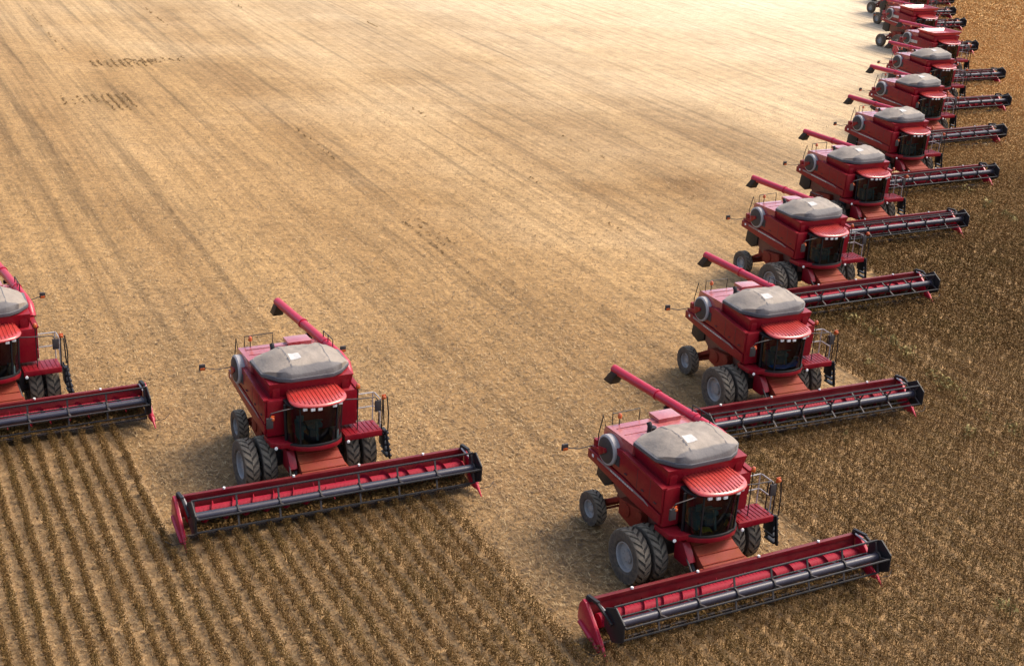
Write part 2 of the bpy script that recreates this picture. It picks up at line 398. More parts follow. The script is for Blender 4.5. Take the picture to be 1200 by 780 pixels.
for rowi, n0 in enumerate(nr):
    row_h = 1.0+.10*math.sin(rowi*2.4)+(-.22 if rowi % 19 in (4, 7) and n0 > 24 else 0)        # some rows stand thinner where wheels passed
    for (d0, d1, step, nl, sz, wd) in ((0, 58, .095, 58, .027, .118), (58, 95, .15, 46, .044, .165), (95, 150, .22, 40, .058, .19), (150, 230, .40, 26, .11, .28)):
        s = np.arange(-260, 10, step); s = s+RNG.uniform(-.5, .5, size=len(s))*step
        n = n0+RNG.normal(0, .025, size=len(s))+.03*np.sin(s*.7+n0*9)
        x, y = xy(s, n); dist = np.hypot(x, y)
        f = front(np.full(len(s), n0))
        keep = (s > f+RNG.normal(0, .05, size=len(s))) & (dist >= d0) & (dist < d1) & in_view(x, y) & (RNG.uniform(size=len(s)) > .035)
        if keep.any():
            P = np.stack([x[keep], y[keep]], 1)
            chunks.append(plants(P, nl, sz, .46*row_h, wd*row_h, RNG))
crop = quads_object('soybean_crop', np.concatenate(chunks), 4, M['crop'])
tag(crop, 'ripe brown soybean plants standing uncut in close rows ahead of the machines', 'crop', kind='stuff')
print('crop leaves', sum(len(c) for c in chunks)//4)

# pixel -> ground point (used to find where marks on the field lie)
def ground_at(px, py):
    a = px-600; b = 390-py
    x = a*math.cos(ROLL)-b*math.sin(ROLL); y = a*math.sin(ROLL)+b*math.cos(ROLL)
    d = (x/FPX, math.cos(PITCH)+y/FPX*math.sin(PITCH), -math.sin(PITCH)+y/FPX*math.cos(PITCH)); t = -CAM_H/d[2]
    return d[0]*t, d[1]*t
# plants the machines missed, left standing in the cut field
ch = []
def missed(s0, s1, n0, n1, dens, h=.30, sz=.06):
    for n in np.arange(n0, n1+1e-6, ROW):
        s = np.arange(s0, s1, .12); s = s[RNG.uniform(size=len(s)) < dens]
        x, y = xy(s, n+RNG.normal(0, .05, size=len(s)))
        if len(s): ch.append(plants(np.stack([x, y], 1), 12, sz, h, .09, RNG))
for (pa, na, length, dens) in (((106, 72), 10, 2.6, .95), ((150, 70), 9, 1.6, .6), ((72, 114), 9, 2.8, .55), ((118, 112), 4, 5.0, .9)):
    s, n = sn(*ground_at(*pa))
    for k in range(na):
        missed(s+RNG.uniform(-.3, .3), s+length*RNG.uniform(.7, 1), n+k*.5, n+k*.5, dens*RNG.uniform(.6, .9), .09, .035)
for (a, b, rows, dens) in (((345, 150), (400, 186), 1, .5), ((470, 258), (517, 290), 3, .45), ((470, 258), (600, 350), 2, .12), ((170, 10), (200, 32), 1, .3), ((270, 2), (300, 12), 1, .4),
                           ((430, 26), (448, 38), 1, .5), ((620, 208), (632, 216), 1, .9), ((480, 125), (500, 138), 1, .4), ((640, 150), (690, 190), 1, .2), ((590, 336), (604, 345), 1, .5), ((30, 10), (75, 60), 1, .2), ((712, 262), (728, 276), 1, .7)):
    s0, n0 = sn(*ground_at(*a)); s1, n1 = sn(*ground_at(*b))
    missed(min(s0, s1), max(s0, s1), n0, n0+ROW*(rows-1), dens*.5, .10, .035)
ms = quads_object('missed_plants', np.concatenate(ch), 4, M['stubble'])
tag(ms, 'short dark tufts of missed soybean plants left standing in the pale cut field', 'crop remains', kind='stuff')
# yellowing weeds along two rows of the standing crop
ch = []
for (a, b, dens) in (((990, 378), (1030, 402), .35), ((1040, 408), (1065, 424), .8), ((1065, 424), (1105, 455), .25), ((1105, 455), (1122, 468), .8), ((1122, 468), (1195, 520), .3), ((1000, 420), (1030, 440), .4),
                     ((1080, 478), (1170, 540), .2), ((1130, 228), (1195, 270), .25), ((1150, 712), (1198, 730), .35), ((985, 520), (1000, 530), .3)):
    g0, g1 = np.array(ground_at(*a)), np.array(ground_at(*b)); nn = max(3, int(np.linalg.norm(g1-g0)/.12))
    t = np.linspace(0, 1, nn)[:, None]; P = g0+(g1-g0)*t+RNG.normal(0, .14, size=(nn, 2)); P = P[RNG.uniform(size=nn) < dens]
    if len(P): ch.append(plants(P, 14, .075, .60, .2, RNG))
yw = quads_object('yellow_weeds', np.concatenate(ch), 4, M['yellow_crop'])
tag(yw, 'pale yellow weeds in broken lines along the dark standing rows', 'weeds', kind='stuff')

# loose straw and chaff on the cut ground
def straw(n, y0, y1, ln, wd, rng):
    y = y0+(y1-y0)*rng.beta(1.0, 1.7, size=n); x = rng.uniform(-1, 1, size=n)*(.43*y+5)
    s, nn = sn(x, y); keep = s < front(nn); keep |= rng.uniform(size=n) < .38
    x, y = x[keep], y[keep]; m = len(x)
    a = rng.uniform(0, PI, size=m); a = np.where(rng.uniform(size=m) < .35, TH+rng.normal(0, .35, size=m), a)
    l = ln*rng.uniform(.4, 1.3, size=m); ww = wd*rng.uniform(.6, 1.4, size=m)
    tz = rng.uniform(-.5, .5, size=m); z = .012+np.abs(tz)*l*.5+rng.uniform(0, .03, size=m)
    A = np.stack([np.cos(a)*l, np.sin(a)*l, tz*l], 1)/2; B = np.stack([-np.sin(a)*ww, np.cos(a)*ww, rng.uniform(-.4, .4, size=m)*ww], 1)/2
    C = np.stack([x, y, z], 1)
    V = np.empty((m, 4, 3)); V[:, 0] = C-A-B; V[:, 1] = C+A-B; V[:, 2] = C+A+B; V[:, 3] = C-A+B
    return V.reshape(-1, 3)
st = np.concatenate([straw(230000, 24, 60, .115, .013, RNG), straw(130000, 30, 105, .16, .02, RNG)])
tag(quads_object('loose_straw', st, 4, M['straw']), 'short dry straw and chaff scattered over the cut ground', 'straw', kind='stuff')

# ------------------------------------------------------------------ the combine harvester: x forward, y to its left, z up
def wheel_mesh(R, wd, rr, lugs, lugh):
    """tyre with chevron lugs round the y axis"""
    tb = MB(); h = wd/2
    prof = [(rr, -h*.72), (rr*1.12, -h*.92), (R*.86, -h), (R*.95, -h*.93), (R-lugh, -h*.72), (R-lugh*.9, 0), (R-lugh, h*.72), (R*.95, h*.93), (R*.86, h), (rr*1.12, h*.92), (rr, h*.72)]
    tb.lathe(prof, (0, 0, 0), 40)
    nl = len(tb.v)
    for sgn in (-1, 1):
        for k in range(lugs):
            t0 = 2*PI*(k+(.5 if sgn > 0 else 0))/lugs; dt = .62*2*PI/lugs; skew = 2*PI/lugs*.95
            pts = []
            for (yy, tt, r1) in ((h*.97, skew, R*.955), (h*.70, skew*.62, R), (0.02*h, 0, R)):
                for e in (-.5, .5):
                    for r in (r1-lugh*1.3, r1):
                        t = t0+tt+dt*e; pts.append((r*math.cos(t), sgn*yy, r*math.sin(t)))
            fs = []
            for i in (0, 4):
                fs += [(i+1, i+3, i+7, i+5), (i, i+1, i+5, i+4), (i+3, i+2, i+6, i+7)]
            fs += [(0, 2, 3, 1), (8, 9, 11, 10)]
            tb.add(pts, fs)
    return tb, nl
def make_wheel(name, R, wd, rr, lugs, lugh, parent, loc, out):
    """out = +1/-1: the side on which the dish of the rim shows"""
    tb, nl = wheel_mesh(R, wd, rr, lugs, lugh)
    o = tb.build(name, M['tyre'], parent, smooth=35, loc=loc)
    at = o.data.attributes.new('lug', 'FLOAT', 'POINT'); r = np.array([math.hypot(v.co.x, v.co.z) for v in o.data.vertices])
    at.data.foreach_set('value', np.clip((r-(R-lugh*1.05))/(lugh*.8), 0, 1).astype(np.float32))
    h = wd/2*out; rb = MB()
    rb.lathe([(rr*1.02, -h*.7), (rr*1.0, h*.75), (rr*.95, h*.78), (rr*.90, h*.70), (rr*.86, h*.25), (rr*.60, h*.05), (rr*.46, h*.12), (rr*.44, h*.4), (rr*.16, h*.45), (.001, h*.45)], (0, 0, 0), 32)
    for k in range(8):
        t = 2*PI*k/8; rb.tube([(rr*.36*math.cos(t), h*.40, rr*.36*math.sin(t)), (rr*.36*math.cos(t), h*.52, rr*.36*math.sin(t))], rr*.045, 6)
    rb.build('rim', M['rim'], o, smooth=40)
    return o
def cab_outline(sc=1.0, dx=0.0, rear=.52):
    base = [(rear, -.90), (.98, -.93), (1.22, -.84), (1.41, -.60), (1.52, -.32), (1.555, 0), (1.52, .32), (1.41, .60), (1.22, .80), (.98, .88), (rear, .86)]
    return [((x-.9)*sc+.9+dx if x > rear else x, y*sc-.05) for x, y in base]

def make_combine():
    root = bpy.data.objects.new('combine_harvester', None); COL.objects.link(root); root.empty_display_size = .3
    # ---- body with side panels
    b = MB()
    poly = [(-3.32, 2.34), (-3.32, 2.74), (-2.78, 2.86), (-2.62, 3.32), (-1.3, 3.38), (.70, 3.22), (.70, 2.02), (-.8, 2.06), (-2.2, 2.22)]
    b.prism(poly, -1.46, 1.46)
    body = b.build('body', M['red'], root, bevel=.05)
    for sgn in (-1, 1):
        p = MB(); p.prism([(-3.30, 2.38), (-3.30, 2.66), (-1.36, 2.62), (.62, 2.40), (.62, 2.08), (-.8, 2.12), (-2.2, 2.27)], sgn*1.463, sgn*1.53)
        p.build('side_skirt', M['red'], root, bevel=.02)
        p = MB(); p.prism([(-2.05, 2.70), (-2.05, 3.30), (-1.40, 3.42), (.66, 3.25), (.66, 2.46), (-1.3, 2.68)], sgn*1.463, sgn*1.525)
        p.prism([(-1.40, 3.44), (.69, 3.27), (.69, 3.20), (-1.40, 3.37)], sgn*1.40, sgn*1.57)
        p.build('side_panel', M['red'], root, bevel=.012)
        q = MB(); q.prism([(-2.75, 2.62), (-2.75, 2.54), (-.2, 2.42), (.05, 2.38), (.05, 2.42), (-.2, 2.49)], sgn*1.531, sgn*1.536)
        rr = random.Random(3)
        x = -2.0
        stp = q.build('side_stripe', M['stripe'], root, smooth=0)
        q = MB()
        for wx in (.10, .07, .10, .05, .10, .04, .09, .08, .10, .07, .09):
            zc = 2.555-(x+2.4)*.047
            q.prism([(x, zc-.028), (x+wx, zc-.030), (x+wx, zc+.022), (x, zc+.024)], sgn*1.537, sgn*1.540); x += wx+.035
        q.build('stripe_marks', M['white'], stp, smooth=0)
        q = MB(); q.box((-3.0, sgn*1.533, 2.55), (.10, .006, .09)); q.build('reflector', M['lamp'], root, smooth=0)
    for sgn in (-1, 1):
        for x0, z0, z1 in ((-.62, 2.62, 3.29), (.05, 2.54, 3.25)):
            b = MB(); b.box((x0, sgn*1.526, (z0+z1)/2), (.014, .006, z1-z0)); b.build('panel_seam', M['dark'], root, smooth=0)
        for x0, z0 in ((-.3, 2.72), (.36, 2.66), (-1.2, 2.80)):
            b = MB(); b.box((x0, sgn*1.54, z0), (.12, .03, .025)); b.build('door_handle', M['dark'], root, smooth=0)
        b = MB(); b.box((-1.75, sgn*1.527, 3.0), (.36, .006, .34))
        for k in range(5): b.box((-1.75, sgn*1.531, 2.88+k*.06), (.34, .012, .02))
        b.build('side_vent', M['dark'], root, smooth=0)
    # ---- lower chassis
    b = MB(); b.prism([(-2.75, 1.55), (-2.75, 2.3), (.55, 2.3), (.55, 1.35), (-.5, .95), (-1.9, 1.05)], -.88, .88)
    b.box((-.95, -.92, 1.62), (1.5, .06, .5)); b.box((-.95, .92, 1.62), (1.5, .06, .5))
    b.build('chassis', M['rust'], root, bevel=.03)
    b = MB(); b.box((0, 0, .95), (.36, 2.1, .46)); b.tube([(-.04, -2.0, .82), (-.04, 2.0, .82)], .13, 14)
    b.box((.02, -.95, 1.2), (.5, .16, .9)); b.box((.02, .95, 1.2), (.5, .16, .9))
    b.build('front_axle', M['dark'], root, bevel=.02)
    b = MB(); b.beam((-3.25, -1.05, .66), (-3.25, 1.05, .66), .18, .18); b.box((-3.15, 0, .9), (.5, .5, .5))
    b.beam((-3.25, -.9, .72), (-2.3, -.78, 1.3), .12, .14); b.beam((-3.25, .9, .72), (-2.3, .78, 1.3), .12, .14); b.tube([(-3.0, -.9, .62), (-3.0, .9, .62)], .04, 8)
    b.build('rear_axle', M['feeder'], root, bevel=.015)
    b = MB(); b.prism([(-3.62, 1.50), (-3.55, 2.05), (-3.25, 2.33), (-2.72, 2.33), (-2.72, 1.6), (-3.1, 1.35)], -.95, .95)
    b.build('straw_chopper', M['black'], root, bevel=.03)
    b = MB(); b.prism([(-1.9, 1.1), (-1.9, 1.6), (-.75, 1.75), (-.62, 1.3), (-1.2, .98)], -1.18, -.90); b.tube([(-1.5, -1.22, 1.4), (-1.5, -1.17, 1.4)], .22, 18); b.tube([(-.8, -1.22, 1.55), (-.8, -1.17, 1.55)], .15, 18)
    b.build('drive_shield', M['feeder'], root, bevel=.02)
    # ---- engine hood at the rear with the round air screen on its right side
    b = MB(); b.prism([(-2.76, 2.80), (-2.72, 3.60), (-2.60, 3.68), (-1.16, 3.72), (-1.16, 3.3), (-2.55, 3.3)], -1.40, 1.40)
    for x in (-2.3, -1.85, -1.4): b.box((x, 0, 3.708), (.03, 2.5, .02))
    b.box((-2.45, .55, 3.75), (.55, .8, .14))
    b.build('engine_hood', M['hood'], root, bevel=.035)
    b = MB(); b.lathe([(.47, 0), (.47, -.20), (.43, -.235), (.30, -.235), (.27, -.16), (.05, -.13), (.001, -.13)], (-2.2, -1.39, 3.12), 32)
    sc = b.build('air_screen', M['screen'], root, smooth=40)
    b = MB(); b.lathe([(.40, -.238), (.39, -.245), (.20, -.245), (.06, -.25), (.001, -.25)], (-2.2, -1.39, 3.12), 32); b.build('screen_face', M['dark'], sc, smooth=40)
    b = MB(); b.prism([(-2.5, 2.82), (-2.58, 3.10), (-2.24, 3.18), (-2.18, 3.06)], -1.66, -1.56); b.tube([(-2.2, -1.52, 3.12), (-2.2, -1.68, 3.12)], .08, 14)
    b.build('vacuum_duct', M['red'], sc, bevel=.012)
    b = MB(); b.tube([(-1.62, -.55, 3.70), (-1.62, -.55, 3.98), (-1.70, -.55, 4.06)], .075, 12); b.lathe([(.11, 0), (.11, .16), (.001, .17)], (-1.75, -.35, 3.7), 14, 'z')
    b.build('exhaust_pipe', M['black'], root, smooth=40)
    for grp in ([[(-2.70, -1.15, 3.65), (-2.70, -1.15, 4.0), (-2.70, -.2, 4.02), (-2.70, -.2, 3.65)]], [[(-2.66, -1.38, 3.62), (-2.85, -1.38, 3.9), (-3.02, -1.38, 3.25), (-3.02, -1.38, 2.8)]],
                [[(-2.2, 1.36, 3.7), (-2.2, 1.36, 4.08), (-1.3, 1.36, 4.12), (-1.3, 1.36, 3.7)], [(-1.75, 1.36, 3.7), (-1.75, 1.36, 4.1)]]):
        b = MB()
        for pts in grp: b.tube(pts, .018, 6)
        b.build('rear_handrail', M['black'], root, smooth=40)
    # ---- grain tank and its canvas cover
    b = MB()
    b.loft([[(-1.13, -1.30, 3.3), (.50, -1.30, 3.24), (.50, 1.30, 3.24), (-1.13, 1.30, 3.3)], [(-1.20, -1.38, 3.80), (.60, -1.36, 3.72), (.60, 1.36, 3.72), (-1.20, 1.38, 3.80)]])
    b.box((.515, -1.12, 3.40), (.10, .25, .4)); b.box((.515, 1.12, 3.40), (.10, .25, .4))
    b.build('grain_tank', M['red'], root, bevel=.03)
    octo = [(-1.30, -.66), (-1.20, -1.14), (-1.05, -1.44), (.05, -1.42), (.56, -1.04), (.74, -.70), (.72, .66), (.52, 1.0), (.10, 1.36), (-1.0, 1.42), (-1.20, 1.10), (-1.30, .64)]
    tb = MB(); ox, oy = -.26, -.02
    rings = []
    def octo_pts():
        out = []
        for i in range(len(octo)):
            a, c = octo[i], octo[(i+1) % len(octo)]
            k = max(2, int(math.hypot(c[0]-a[0], c[1]-a[1])/.16))
            for j in range(k): out.append((a[0]+(c[0]-a[0])*j/k, a[1]+(c[1]-a[1])*j/k))
        return out
    op = octo_pts()
    lev = [1.0, .995, .965, .92, .86, .79, .71, .62, .53, .44, .35, .26, .17, .08, .01]
    def crown(x, y):                             # hoops arch from rear to front, the sides slope down from them
        A = max(0, 1-((x+.27)/1.06)**2)**.50
        q = max(0, (abs(y-oy)-.55)/.91)
        B = max(0, 1-q**1.7)
        bow = .03*math.exp(-((abs(y-oy)-.60)/.06)**2)
        sag = .03*math.sin(x*5.2+1)*math.cos((y+.2)*4.1)+.012*math.sin(x*13+y*7)+.010*math.sin(y*17-x*4)
        return 3.83+.53*A*B+(bow+sag)*min(1, A*B*2.5)
    for li, f in enumerate(lev):
        ring = []
        for (x, y) in op:
            xx, yy = ox+(x-ox)*f, oy+(y-oy)*f
            ring.append((xx, yy, 3.79 if li == 0 else max(3.85, crown(xx, yy))))
        rings.append(ring)
    tb.loft(rings, True)
    cov = tb.build('tank_cover', M['tarp'], root, smooth=48)
    vb = MB(); vr = []
    for f, z in ((1.004, 3.76), (1.022, 3.80), (1.018, 3.88), (.985, 3.905)):
        vr.append([(ox+(x-ox)*f, oy+(y-oy)*f, z+.05*(1 if False else 0)) for x, y in op])
    vb.loft(vr, True); vb.build('cover_rim', M['valance'], cov, smooth=40)
    # white patch follows the canvas: rays straight down find its height
    bm = bmesh.new(); bm.from_mesh(cov.data)
    from mathutils.bvhtree import BVHTree
    bv = BVHTree.FromBMesh(bm)
    def zc(x, y):
        h = bv.ray_cast(Vector((x, y, 6)), Vector((0, 0, -1))); return h[0].z if h[0] else 4.2
    pb = MB(); gx = np.linspace(-.06, .26, 6); gy = np.linspace(-.56, -.22, 6)
    pv = [(x, y, zc(x, y)+.008) for x in gx for y in gy]
    pb.add(pv, [(i*6+j, (i+1)*6+j, (i+1)*6+j+1, i*6+j+1) for i in range(5) for j in range(5)]); pb.build('cover_patch', M['white'], cov, smooth=60)
    pb = MB()
    for yb in (-.62, .62):                                                            # seams over the hoops
        xs = np.linspace(-1.1, .55, 16); L_ = [(x, yb+.018, zc(x, yb+.018)+.007) for x in xs]; R_ = [(x, yb-.018, zc(x, yb-.018)+.007) for x in xs]
        pb.add(L_+R_, [(i, i+1, 17+i, 16+i) for i in range(15)])
    pb.build('cover_seam', M['valance'], cov, smooth=60); bm.free()
    # ---- cab
    b = MB()
    lo, hi = cab_outline(.95), cab_outline(1.0)
    rim0 = cab_outline(1.02); b.prism(rim0, 1.80, 1.96, 'z')
    b.prism(cab_outline(.985), 3.16, 3.22, 'z')
    for i, wd in ((1, .10), (3, .045), (7, .045), (9, .10)):
        b.beam((lo[i][0], lo[i][1], 1.94), (hi[i][0], hi[i][1], 3.18), wd, .06)
    b.box((.53, -.05, 2.58), (.05, 1.70, 1.24))
    b.beam((.62, lo[0][1], 1.94), (.62, hi[0][1], 3.18), .10, .06); b.beam((.62, lo[-1][1], 1.94), (.62, hi[-1][1], 3.18), .10, .06)
    cabo = b.build('cab', M['black'], root, bevel=.01)
    g = MB()
    seq = list(range(0, 11)); A = [(lo[i][0], lo[i][1], 1.955) for i in seq]; B = [(hi[i][0], hi[i][1], 3.165) for i in seq]
    def smooth_line(P, k=4):
        out = []
        for i in range(len(P)-1):
            p0, p1, p2, p3 = (Vector(P[max(i-1, 0)]), Vector(P[i]), Vector(P[i+1]), Vector(P[min(i+2, len(P)-1)]))
            for j in range(k):
                t = j/k; out.append(.5*((2*p1)+(-p0+p2)*t+(2*p0-5*p1+4*p2-p3)*t*t+(-p0+3*p1-3*p2+p3)*t**3))
        out.append(Vector(P[-1])); return out
    g.loft([smooth_line(A), smooth_line(B)], False, False); g.build('windscreen', M['glass'], cabo, smooth=60)
    b = MB(); b.prism(cab_outline(1.03), 1.74, 1.90, 'z')
    b.prism([(.35, -1.47), (1.02, -1.45), (1.20, -1.2), (1.25, -.72), (.9, -.6), (.35, -.6)], 1.80, 1.97, 'z')
    b.build('cab_deck', M['red'], root, bevel=.03)
    # ribbed roof
    ro = smooth_line([(x, y, 0) for x, y in [(.36, -.78), (.75, -.86), (1.15, -.90), (1.44, -.78), (1.60, -.44), (1.665, -.02), (1.62, .38), (1.47, .74), (1.17, .93), (.75, .90), (.36, .82)]], 4)
    ro = [(p.x, p.y) for p in ro]
    b = MB(); cx, cy = .75, -.05
    rings = []
    for f, z in ((.95, 3.27), (.99, 3.28), (1.0, 3.30), (.985, 3.332), (.95, 3.352), (.90, 3.37), (.7, 3.385), (.4, 3.395), (.02, 3.40)):
        rings.append([((cx+(x-cx)*f), cy+(y-cy)*f, z+.07-.09*(cx+(x-cx)*f-.36)) for x, y in ro])
    b.loft(rings, True); roof = b.build('cab_roof', M['roof'], cabo, smooth=50)
    b = MB()
    for k in range(13):
        y = .0+(k-6)*.125; xe = .75+(1.655-.75)*math.sqrt(max(0, 1-(y/.98)**2))*.92
        zt = lambda x: 3.400-.025*((abs(y)/.9)**2)-.022*max(0, (x-.85)/.8)**2+.07-.09*(x-.36)
        b.tube([(.44, y, zt(.44)), (.85, y, zt(.85)), (.85+(xe-.85)*.5, y, zt(.85+(xe-.85)*.5)), (xe, y, zt(xe))], .022, 6)
    b.build('roof_rib', M['roof'], roof, smooth=60)
    for (x, y) in ((1.50, -.52), (1.585, -.30), (1.61, -.08), (1.52, .42), (1.40, .64)):
        b = MB(); b.box((x, y, 3.175), (.07, .13, .095)); o = b.build('work_light', [M['lamp']], cabo, bevel=.012)
    # interior
    b = MB(); b.box((.82, -.05, 2.33), (.5, .5, .14)); b.box((.62, -.05, 2.70), (.13, .48, .62)); b.box((.62, -.05, 3.06), (.10, .26, .14)); b.box((.85, -.05, 2.1), (.3, .3, .32))
    b.build('seat', M['seat'], cabo, bevel=.03)
    b = MB(); b.tube([(1.30, -.05, 1.97), (1.18, -.05, 2.55)], .04, 8); b.lathe([(.19, -.02), (.215, 0), (.19, .02), (.17, 0), (.19, -.02)], (0, 0, 0), 20, 'z')
    R = Matrix.Rotation(-.45, 3, 'Y'); nvt = 5*20
    for i in range(len(b.v)-nvt, len(b.v)): q = R @ Vector(b.v[i])+Vector((1.17, -.05, 2.58)); b.v[i] = tuple(q)
    b.box((1.165, -.05, 2.585), (.05, .36, .02)); b.build('steering_wheel', M['interior'], cabo, smooth=40)
    b = MB(); b.box((.95, -.50, 2.42), (.6, .2, .16)); b.box((1.12, -.56, 2.70), (.06, .24, .2)); b.box((.9, -.5, 2.15), (.4, .16, .4)); b.box((1.2, .52, 2.1), (.3, .2, .3))
    b.build('console', M['interior'], cabo, bevel=.02)
    b = MB(); b.tube([(1.28, -.83, 3.16), (1.35, -1.2, 3.17), (1.30, -1.52, 3.10), (1.25, -1.56, 2.92)], .02, 6); b.box((1.25, -1.55, 2.76), (.07, .2, .34))
    mo = b.build('mirror', M['dark'], root, bevel=.008)
    b = MB(); b.tube([(1.20, .84, 3.16), (1.25, 1.3, 3.14), (1.15, 1.9, 3.06), (1.12, 2.0, 2.92)], .02, 6); b.box((1.12, 2.0, 2.74), (.07, .2, .36))
    b.build('mirror', M['dark'], root, bevel=.008)
    # ---- platform, railing, ladder on the left
    b = MB(); b.box((.74, 1.53, 1.84), (.80, 1.22, .10)); b.box((1.14, 1.53, 1.79), (.03, 1.24, .18)); b.box((.74, 2.14, 1.79), (.80, .03, .18))
    for k in range(8): b.box((.74, .98+k*.15, 1.897), (.70, .03, .02))
    b.build('platform', M['red'], root, bevel=.01)
    b = MB()
    for z in (2.38, 2.86): b.tube([(.36, .98, z), (.36, 2.12, z), (.42, 2.16, z), (.92, 2.16, z)], .02, 6)
    for (x, y) in ((.36, 1.0), (.36, 1.56), (.36, 2.12), (.92, 2.16)): b.tube([(x, y, 1.86), (x, y, 2.87)], .02, 6)
    b.build('railing', M['steel'], root, smooth=40)
    b = MB()
    b.tube([(1.06, 2.16, 1.86), (1.06, 2.18, 2.95), (1.06, 2.32, 2.98), (1.08, 2.38, 2.4), (1.10, 2.36, 1.8)], .022, 6)
    b.tube([(.66, 2.22, 1.86), (.66, 2.22, 2.7), (.66, 2.36, 2.72), (.68, 2.40, 1.8)], .022, 6)
    b.beam((.62, 2.30, 1.82), (.66, 2.44, .82), .05, .10); b.beam((1.08, 2.30, 1.82), (1.12, 2.44, .82), .05, .10)
    for k in range(5):
        t = k/4; b.box((.87, 2.31+.12*t, 1.70-.82*t), (.44, .20, .05))
    b.box((.87, 2.26, 1.5), (.44, .03, .6))
    b.build('ladder', M['black'], root, bevel=.008)
    # ---- lights on the body
    for (x, y, zb, zt) in ((.86, 1.42, 1.88, 3.32), (-2.55, -1.0, 3.68, 3.9)):
        b = MB(); b.tube([(x, y, zb), (x, y, zt)], .018, 6); s_ = b.build('beacon_post', M['black'], root, smooth=40)
        b = MB(); b.lathe([(.06, 0), (.068, .02), (.06, .12), (.03, .15), (.001, .152)], (x, y, zt), 12, 'z'); b.build('beacon_light', M['amber'], s_, smooth=40)
    for (x, y, z) in ((1.22, -1.46, 2.88), (1.10, 2.20, 3.0)):
        b = MB(); b.lathe([(.001, -.01), (.06, 0), (.06, .05), (.03, .075), (.001, .08)], (x, y, z), 12, 'x'); b.box((x-.02, y, z), (.03, .14, .16)); b.build('marker_light', M['amber'], root, smooth=40)
    b = MB(); b.tube([(-3.2, -1.45, 2.78), (-3.22, -1.9, 2.74), (-3.2, -2.35, 2.86)], .016, 6); b.tube([(-3.2, 1.45, 2.78), (-3.22, 1.9, 2.74), (-3.2, 2.35, 2.86)], .016, 6)
    am = b.build('light_arm', M['dark'], root, smooth=40)
    for sgn in (-1, 1):
        b = MB(); b.box((-3.2, sgn*2.42, 2.90), (.07, .2, .2)); b.build('tail_light', [M['dark']], am, bevel=.01)
        b = MB(); b.box((-3.16, sgn*2.42, 2.84), (.03, .15, .08)); b.build('tail_lens', [M['amber']], am, bevel=.008)
    for (x, y, z) in ((1.13, -1.33, 1.84), (1.2, .98, 1.72)):
        b = MB(); b.lathe([(.001, .02), (.045, .03), (.056, .05), (.05, .07), (.001, .08)], (x, y, z), 12, 'x'); b.build('headlight', M['lamp'], root, smooth=40)
    b = MB(); b.box((-3.12, -1.15, 2.88), (.25, .5, .25)); b.build('rear_box', M['red'], root, bevel=.03)
    # ---- wheels: twin front tyres, single rear tyres
    for sgn in (-1, 1):
        make_wheel('front_wheel', .83, .46, .45, 20, .05, root, (-.04, sgn*1.93, .82), sgn)
        make_wheel('front_wheel', .83, .46, .45, 20, .05, root, (-.04, sgn*1.36, .82), sgn)
        make_wheel('rear_wheel', .56, .36, .29, 18, .035, root, (-3.28, sgn*1.18, .55), sgn)
    # ---- feeder house
    b = MB()
    R0 = [(.55, -.62, 1.15), (.55, .62, 1.15), (.55, .62, 1.80), (.55, -.62, 1.80)]
    R1 = [(2.02, -.74, .42), (2.02, .74, .42), (2.02, .74, 1.12), (2.02, -.74, 1.12)]
    b.loft([R0, R1])
    for t in (.25, .45, .65, .85):
        x = .55+1.47*t; z = 1.80-.68*t; hw_ = .62+.12*t; b.beam((x, -hw_, z+.012), (x, hw_, z+.012), .04, .035)
    b.box((1.75, .72, 1.05), (.4, .12, .3)); b.box((1.95, -.85, 1.02), (.16, .12, .4))
    b.build('feeder_house', M['feeder'], root, bevel=.015)
    b = MB(); b.tube([(.9, -.72, 1.35), (1.9, -.84, .75)], .05, 10); b.tube([(.9, .72, 1.35), (1.9, .84, .75)], .05, 10); b.tube([(.7, -.75, 1.62), (1.3, -.95, 1.3), (1.95, -1.1, 1.02)], .025, 6)
    b.build('lift_cylinder', M['dark'], root, smooth=40)
    b = MB(); b.prism([(.75, 1.0), (.75, 1.68), (1.1, 1.66), (1.5, 1.2), (1.3, 1.0)], -.98, -.74); b.build('drive_cover', M['red'], root, bevel=.02)
    # ---- unloading auger folded back along the left side
    b = MB(); pts = [Vector((-.2, 1.52, 3.30)), Vector((-.45, 1.50, 3.62)), Vector((-.9, 1.44, 3.72)), Vector((-3.0, 1.30, 3.72)), Vector((-6.15, 1.06, 3.70))]
    b.tube(pts, [.15, .155, .155, .15, .15], 16)
    for x in (-3.9, -2.0): y = 1.30-(x+3.0)*-.076; b.tube([(x-.05, y, 3.72), (x+.05, y, 3.72)], .175, 16)
    au = b.build('unloading_auger', M['pink'], root, smooth=50)
    b = MB(); b.loft([[(-5.95+dx_*.17, 1.07+dy_*.17, 3.66) for dx_, dy_ in ((1, 1), (-1, 1), (-1, -1), (1, -1))], [(-6.25+dx_*.22, 1.05+dy_*.18, 3.22) for dx_, dy_ in ((1, 1), (-1, 1), (-1, -1), (1, -1))]])
    b.build('spout', M['black'], au, bevel=.03)
    b = MB(); b.box((-3.3, 1.28, 3.52), (.12, .3, .12)); b.tube([(-2.6, 1.30, 3.3), (-3.3, 1.28, 3.5)], .03, 6); b.build('auger_cradle', M['black'], au, bevel=.01)
    # ---- cutting header
    H = HW
    b = MB()
    b.prism([(1.94, 1.10), (2.06, 1.10), (2.06, 1.24), (1.94, 1.24)], -H, H)                    # top rail
    b.prism([(2.00, 1.10), (2.03, 1.10), (2.09, .56), (2.06, .54)], -H+.02, H-.02)
    b.prism([(1.92, .34), (2.05, .34), (2.05, .48), (1.92, .48)], -H, H)
